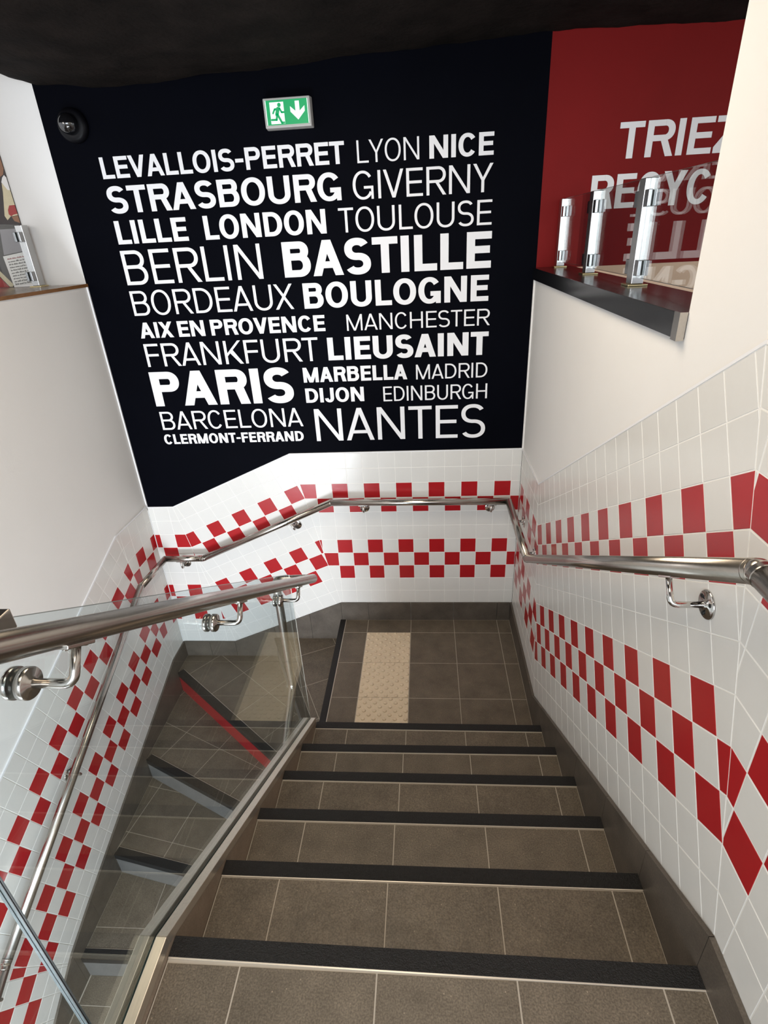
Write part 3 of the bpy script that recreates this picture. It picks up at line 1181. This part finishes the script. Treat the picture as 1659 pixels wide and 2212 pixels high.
mb = MB()
pend = (HX, -1.010, hr_z(-1.010))
mb.tube([(HX, -3.9, hr_z(-2.70)), (HX, -2.70, hr_z(-2.70)), pend], TR, 32)
curved_cap(mb, (HX, -1.6, hr_z(-1.6)), pend, TR)
mb.build('handrail', M['steel'], bal)
for y, z in ((-2.564, 1.877), (-1.923, 1.487), (-1.305, 1.116)):
    br = MB()
    nv = Vector((0, math.sin(SL), math.cos(SL)))
    dist = (hr_z(y) - z) * math.cos(SL)
    foot = Vector((HX, y, z)) + nv * dist
    br.tube(rounded([(GX1 + 0.012, y, z), (HX, y, z), foot - nv * TR * 1.05], 0.018), 0.0078, 16)
    b = br.build('rail_bracket', M['steel_x'], bal)
    mb = MB()
    mb.lathe((GX1, y, z), (1, 0, 0), [(0.026, 0), (0.026, 0.010), (0.0245, 0.0125), (0.011, 0.013), (0.010, 0.016), (0, 0.016)], 36)
    mb.build('glass_disc', M['steel_x'], b)
    mb = MB()
    mb.lathe((GX0, y, z), (-1, 0, 0), [(0.026, 0), (0.026, 0.009), (0.0245, 0.011), (0, 0.011)], 36)
    mb.build('glass_disc', M['steel_x'], b)
    mb = MB()   # saddle under the tube
    tv = Vector((0, -math.cos(SL), math.sin(SL)))
    ring = []
    for q in (-0.034, 0.034):
        c = foot + tv * q - nv * TR * 1.14
        ring.append([c + Vector((-0.011, 0, 0)), c + Vector((0.011, 0, 0)), c + Vector((0.011, 0, 0)) + nv * 0.007, c + Vector((-0.011, 0, 0)) + nv * 0.007])
    mb.hexa(ring[0], ring[1])
    for q in (-0.024, 0.024):
        mb.lathe(foot + tv * q - nv * TR * 1.14, -nv, [(0.005, 0), (0.004, 0.003), (0, 0.003)], 12)
    mb.build('saddle_plate', M['steel'], b, bevel=0.002)

# inner handrail of the lower flight: return, drop, then down along the dividing wall
mb = MB()
XH = -1.293
pts = rounded([(HX - 0.012, -1.045, 1.052), (XH, -1.070, 1.062), (XH, -1.075, 0.40), (XH, -2.4, 0.40 - 0.607 * 1.325)], 0.030)
mb.tube(pts, 0.0195, 24)
hret = mb.build('handrail_return', M['steel'], bal)
mb = MB()
for y, z in ((-1.55, 0.40 - 0.607 * 0.475),):
    mb.tube(rounded([(-1.249, y, z - 0.07), (XH, y, z - 0.07), (XH, y, z - 0.018)], 0.018), 0.007, 14)
    mb.lathe((-1.249, y, z - 0.07), (-1, 0, 0), [(0.028, 0), (0.026, 0.005), (0, 0.005)], 28)
mb.build('rail_bracket', M['chrome'], hret)

# ------------------------------------------------------------------ wall handrail: right wall, back wall, left wall
wr = thing('handrail', (-0.075, -0.06, 0.96), 'long steel wall handrail running along the right, back and left tiled walls', 'handrail')
XR, YR, XLR = -0.075, -0.075, XL + 0.072
run = [(XR, -3.6, 1.985), (XR, -2.425, 1.985), (XR, -0.745, 0.966), (XR, YR, 0.966), (-1.192, YR, 0.976), (-2.108, YR, 0.570),
       (XLR, YR, 0.568), (XLR, -0.43, 0.583), (XLR, -2.085, -0.185), (XLR, -2.9, -0.69)]
for i, (a, b) in enumerate(zip(run, run[1:])):
    a, b = Vector(a), Vector(b)
    d = (b - a).normalized()
    ja = 0.0 if i in (0, 3, 4, 6, 7) else 0.004
    jb = 0.0 if i in (2, 3, 5, 6, 8) else 0.004
    mb = MB()
    mb.tube([a + d * ja, b - d * jb], TR, 32)
    mb.build('tube', M['steel'] if abs(d.y) > 0.5 else M['steel_x'], wr)
for i, p in enumerate(run[1:-1]):
    mb = MB()
    p = Vector(p)
    mb.ball(p, TR * (1.0 if i in (2, 3, 5, 6) else 0.985))
    if i in (0, 1, 4, 7):
        a, b = Vector(run[i]), Vector(run[i + 2])
        for q in (a, b):
            d = (q - p).normalized()
            mb.lathe(p + d * 0.012, d, [(TR * .80, 0), (TR * 1.03, 0.001), (TR * 1.03, 0.004), (TR * .8, 0.005)], 32)
    mb.build('elbow', M['steel'], wr)


def wall_bracket(base, nrm, railpt, along=(1, 0, 0)):
    """base on the wall, nrm out of the wall, railpt the tube axis above it"""
    base, nrm, railpt = Vector(base), Vector(nrm), Vector(railpt)
    br = MB()
    off = abs((railpt - base).dot(nrm))
    elbow = base + nrm * off
    tv = Vector(along).normalized()
    nv = Vector((0, 0, 1)) - tv * tv.z
    nv.normalize()
    v_ = railpt - elbow
    foot = elbow + nv * v_.dot(nv)
    br.tube(rounded([base + nrm * 0.002, elbow, foot - nv * TR * 1.05], 0.017), 0.0068, 16)
    ring = []
    for q in (-0.030, 0.030):
        c = foot + tv * q - nv * TR * 1.12
        ring.append([c - nrm * 0.010, c + nrm * 0.010, c + nrm * 0.010 + nv * 0.006, c - nrm * 0.010 + nv * 0.006])
    b = br.build('rail_bracket', M['chrome'], wr)
    sm = MB()
    sm.hexa(ring[0], ring[1])
    sm.build('saddle_plate', M['chrome'], b, bevel=0.0015)
    mb = MB()
    mb.lathe(base, nrm, [(0.032, 0), (0.0315, 0.003), (0.029, 0.005), (0.010, 0.0055), (0.0095, 0.010), (0, 0.010)], 36)
    pl = mb.build('wall_plate', M['chrome'], b)
    t = Vector((0, 0, 1)).cross(nrm)
    for k in range(3):
        mb = MB()
        an = R(90 + 120 * k + 180)
        c = base + (t * math.cos(an) + Vector((0, 0, 1)) * math.sin(an)) * 0.021
        mb.lathe(c + nrm * 0.0045, nrm, [(0.0048, 0), (0.0045, 0.002), (0.0025, 0.0024), (0.0022, 0.001), (0, 0.001)], 14)
        mb.build('screw', M['rubber'], b)
    return b


wall_bracket((0, -2.195, 1.752), (-1, 0, 0), (XR, -2.195, 0.966 + 0.607 * (2.195 - 0.745)), (0, -1, 0.607))
wall_bracket((0, -0.572, 0.893), (-1, 0, 0), (XR, -0.572, 0.966), (0, 1, 0))
wall_bracket((0, -0.214, 0.900), (-1, 0, 0), (XR, -0.214, 0.966), (0, 1, 0))
wall_bracket((-0.985, 0, 0.902), (0, -1, 0), (-0.985, YR, 0.974))
wall_bracket((-0.180, 0, 0.892), (0, -1, 0), (-0.180, YR, 0.967))
wall_bracket((-1.447, 0, 0.782), (0, -1, 0), (-1.447, YR, 0.863), (1, 0, 0.443))
wall_bracket((-2.271, 0, 0.490), (0, -1, 0), (-2.271, YR, 0.569))
for y in (-0.55, -1.372, -2.16):
    zz = 0.583 + (-0.43 - y) * -0.464
    wall_bracket((XL, y, zz - 0.078), (1, 0, 0), (XLR, y, zz), (0, 1, 0.464))

# ------------------------------------------------------------------ exit sign
es = thing('exit_sign', (-1.213, 0.0, 2.955), 'lit green exit sign with running figure and downward arrow on the black wall', 'exit sign')
sx0, sx1, sz0, sz1, sy = -1.327, -1.098, 2.953, 3.076, -0.047
mb = MB()
a = rc(sx0, sz0, sx1, sz1)
mb.hexa([(x, 0.005, z) for x, z in a], [(x, sy, z) for x, z in inset(a, 0.003)])
mb.build('housing', M['sign_case'], es, bevel=0.004)
mb = MB()
fx0, fx1, fz0, fz1 = sx0 + 0.014, sx1 - 0.013, sz0 + 0.014, sz1 - 0.013
yy_ = sy - 0.0035
mb.box(fx0, fx1, yy_, sy + 0.002, fz0, fz1)
face = mb.build('sign_face', M['sign_g'], es)
mb = MB()
for (x0, z0, x1, z1) in ((fx0, fz0, fx0 + 0.003, fz1), (fx1 - 0.003, fz0, fx1, fz1)):
    mb.box(x0, x1, yy_ - 0.0006, yy_ + 0.0003, z0, z1)
fw, fh = fx1 - fx0, fz1 - fz0


def S(u, v_):
    return (fx0 + u * fw, fz0 + v_ * fh)


def quad(mb, pts, y):
    mb.face([(*[S(*p)[0]], y, S(*p)[1]) for p in pts])


y1_, y2_ = yy_ - 0.0004, yy_ - 0.0008
quad(mb, [(.10, .04), (.43, .04), (.43, .92), (.10, .92)], y1_)
quad(mb, [(.70, .46), (.80, .46), (.80, .92), (.70, .92)], y1_)
mb.face([(S(*p)[0], y1_, S(*p)[1]) for p in ((.75, .16), (.92, .50), (.92, .72), (.80, .52), (.80, .46), (.70, .46), (.70, .52), (.58, .72), (.58, .50))])
mb.build('pictogram', M['sign_w'], face, recalc=False)
mb = MB()
cx, cz = S(.325, .80)
mb.face([(cx + 0.0085 * math.cos(2 * math.pi * i / 20), y2_, cz + 0.0085 * math.sin(2 * math.pi * i / 20)) for i in range(20)])


def limb(a, b, t):
    a, b = Vector(S(*a)), Vector(S(*b))
    d = (b - a).normalized()
    t *= 1.3
    n_ = Vector((-d.y, d.x)) * t / 2
    mb.face([(p.x, y2_, p.y) for p in (a - n_, b - n_, b + n_, a + n_)])
    for c in (a, b):
        mb.face([(c.x + t / 2 * math.cos(2 * math.pi * i / 12), y2_ - 0.00005, c.y + t / 2 * math.sin(2 * math.pi * i / 12)) for i in range(12)])


limb((.29, .64), (.255, .42), 0.013)
limb((.21, .63), (.33, .66), 0.0065)
limb((.21, .63), (.165, .48), 0.006)
limb((.33, .66), (.37, .50), 0.006)
limb((.37, .50), (.45, .50), 0.006)
limb((.26, .42), (.235, .21), 0.0075)
limb((.235, .21), (.12, .215), 0.0065)
limb((.27, .42), (.355, .08), 0.0075)
limb((.355, .08), (.41, .085), 0.006)
mb.build('running_figure', M['sign_g'], face, recalc=False)

# ------------------------------------------------------------------ dome camera
dc = thing('dome_camera', (-2.30, 0.0, 3.03), 'small black dome security camera high on the black wall', 'security camera')
mb = MB()
mb.lathe((-2.295, 0.006, 3.030), (0, -1, 0), [(0.074, 0), (0.074, 0.018), (0.068, 0.028), (0.060, 0.034), (0.045, 0.036)], 40)
mb.build('base', M['dome_base'], dc)
mb = MB()
prof = [(0.046 * math.cos(a), 0.042 + 0.046 * math.sin(a)) for a in [math.pi / 2 * i / 12 for i in range(13)]]
mb.lathe((-2.297, 0.004, 3.033), (0, -1, 0), [(0.046, 0.02)] + prof, 40)
mb.build('dome', M['dome'], dc)

# ------------------------------------------------------------------ right ledge and its glass screen
ZS = 2.286
mb = MB()
mb.box(-0.010, 0.185, -1.838, 0.004, 2.229, ZS)
ledge = struct(mb.build('trim_3', M['laminate'], bevel=0.0015), 'glossy black ledge capping the right wall under the glass screen', 'ledge')
mb = MB()
mb.box(-0.0135, 0.004, -1.8425, -1.8385, 2.226, ZS + 0.002)
mb.box(-0.0135, -0.0101, -1.8385, -1.812, 2.226, ZS + 0.002)
mb.build('end_strip', M['steel'], ledge)

scr = thing('glass_screen', (0.11, -0.9, ZS), 'low glass screen on steel posts standing on the black right ledge', 'glass screen')
PX = 0.112


def post(parent, x, y, z0, h, sides):
    mb = MB()
    mb.box(x - 0.019, x + 0.019, y - 0.026, y + 0.026, z0 + 0.006, z0 + h)
    p = mb.build('post', M['steel_p'], parent, bevel=0.002)
    mb = MB()
    mb.box(x - 0.031, x + 0.031, y - 0.036, y + 0.036, z0 + 0.0003, z0 + 0.006)
    mb.build('base_plate', M['brass'], p, bevel=0.001)
    for s in sides:
        for zc in (z0 + 0.055, z0 + h - 0.055):
            mb = MB()
            ya, yb = (y + 0.0265, y + 0.060) if s > 0 else (y - 0.060, y - 0.0265)
            mb.box(x - 0.017, x - 0.006, ya, yb, zc - 0.023, zc + 0.023)
            mb.box(x + 0.006, x + 0.017, ya, yb, zc - 0.023, zc + 0.023)
            c = mb.build('glass_clamp', M['clamp'], p, bevel=0.0015)
            mb = MB()
            mb.box(x - 0.0058, x - 0.0043, ya + 0.002, yb + 0.001 if s > 0 else yb, zc - 0.021, zc + 0.021)
            mb.box(x + 0.0043, x + 0.0058, ya + 0.002, yb + 0.001 if s > 0 else yb, zc - 0.021, zc + 0.021)
            mb.build('clamp_pad', M['rubber'], c)
    return p


M['steel_p'] = mat('post_steel', (0.52, 0.515, 0.51), 0.25, metal=1.0)
M['clamp'] = mat('clamp_steel', (0.34, 0.34, 0.345), 0.2, metal=1.0)
M['brass'] = mat('brass_plate', (0.70, 0.58, 0.32), 0.25, metal=1.0)
ys = (-0.045, -0.600, -1.165, -1.730)
for i, y in enumerate(ys):
    post(scr, PX, y, ZS, 0.305, [1, -1] if 0 < i < 3 else ([-1] if i == 0 else [1]))
for a, b in zip(ys, ys[1:]):
    glass_panel([(a - 0.030, ZS + 0.025), (a - 0.030, ZS + 0.306), (b + 0.030, ZS + 0.306), (b + 0.030, ZS + 0.025)], 'glass_panel', scr,
                PX - 0.004, PX + 0.004, M['glass_r'], clear=(0, 2))

# ------------------------------------------------------------------ left sill, glass screen, notice, poster
ZSL = 2.314
mb = MB()
mb.box(-3.0, XL + 0.002, -2.6, 0.004, 2.299, ZSL, 0)
for f in mb.bm.faces:
    f.material_index = 0
sill = struct(mb.build('sill', M['wood_top']), 'wooden sill capping the left wall beside the black wall', 'sill')
mb = MB()
mb.box(XL + 0.0021, XL + 0.006, -2.6, 0.004, 2.298, ZSL + 0.0005)
mb.build('edge_band', M['wood'], sill)
scl = thing('glass_screen', (-2.70, -0.5, ZSL), 'low glass screen with one steel post standing on the wooden left sill', 'glass screen')
post(scl, -2.690, -0.050, ZSL, 0.300, [-1])
glass_panel([(-0.071, ZSL + 0.02), (-0.071, ZSL + 0.302), (-1.2, ZSL + 0.302), (-1.2, ZSL + 0.02)], 'glass_panel', scl, -2.694, -2.686, M['glass_r'], clear=(0, 2))

mb = MB()   # printed notice standing behind the post
NY = -0.004
mb.prism([(-2.868, 2.3155), (-2.700, 2.3155), (-2.706, 2.495), (-2.876, 2.472)], 'Y', NY - 0.0016, NY)
notice = tag(mb.build('notice', M['paper']), 'white printed notice with grey lines of text behind the left glass screen', 'notice')
mb = MB()
rnd = random.Random(3)
for i in range(10):
    z = 2.458 - i * 0.0142
    x = -2.856
    lim = -2.715 - (0.012 + 0.03 * rnd.random() * (i > 5))
    tall = 0.0075 if i not in (8, 9) else 0.0088
    while x < lim - 0.010:
        for q in range(rnd.randint(3, 8)):
            if x > lim:
                break
            hh = tall * (0.62 + 0.38 * (rnd.random() > .7))
            zz = z + (x + 2.856) * 0.10
            mb.box(x, x + 0.0026, NY - 0.0021, NY - 0.0017, zz - tall / 2, zz - tall / 2 + hh, 1 if i == 0 else 0)
            x += 0.0037
        x += 0.0030
mb.build('printed_text', [M['ink'], M['ink_r']], notice)
mb = MB()
mb.prism([(-2.868, 2.478), (-2.70, 2.499), (-2.70, 2.602), (-2.845, 2.602)], 'Y', NY - 0.0010, NY)
tag(mb.build('board', M['paper_g']), 'plain grey board above the printed notice behind the left glass', 'board')

mb = MB()   # food poster on the wall beyond
PY = 0.001
mb.box(-3.9, -2.722, PY, 0.0055, ZSL + 0.001, 3.19)
poster = tag(mb.build('poster', M['poster_d']), 'brown food poster with cream and red shapes at the left edge', 'poster')


def blob(name, pts, m_, dy):
    mb = MB()
    mb.hexa([(x, PY, z) for x, z in pts], [(x, PY - dy, z) for x, z in pts])
    return mb.build(name, M[m_], poster)


blob('brown_shape', [(-2.80, 2.86), (-2.755, 2.839), (-2.735, 2.848), (-2.723, 2.873), (-2.7225, 2.93), (-2.80, 2.96)], 'poster_t', 0.0006)
blob('white_shape', [(-2.757, 2.815), (-2.736, 2.780), (-2.7225, 2.778), (-2.7225, 2.835), (-2.731, 2.846), (-2.745, 2.835)], 'paper', 0.0008)
blob('cream_shape', [(-2.757, 2.812), (-2.766, 2.768), (-2.797, 2.664), (-2.788, 2.643), (-2.771, 2.655), (-2.7225, 2.690), (-2.7225, 2.784), (-2.734, 2.783)], 'poster_c', 0.0006)
blob('red_shape', [(-2.754, 2.710), (-2.768, 2.690), (-2.771, 2.670), (-2.760, 2.660), (-2.7225, 2.668), (-2.7225, 2.711)], 'poster_r', 0.0010)
blob('cream_shape', [(-2.760, 2.660), (-2.745, 2.667), (-2.7225, 2.670), (-2.7225, 2.664), (-2.745, 2.661)], 'poster_c', 0.0012)
blob('tan_shape', [(-2.759, 2.657), (-2.7225, 2.662), (-2.7225, 2.627), (-2.751, 2.637)], 'poster_t', 0.0010)
blob('red_shape', [(-3.02, 2.40), (-2.96, 2.40), (-2.90, 2.316), (-3.02, 2.316)], 'poster_r', 0.0006)
blob('cream_shape', [(-2.955, 2.40), (-2.925, 2.40), (-2.872, 2.330), (-2.880, 2.318), (-2.897, 2.318)], 'poster_c', 0.0008)
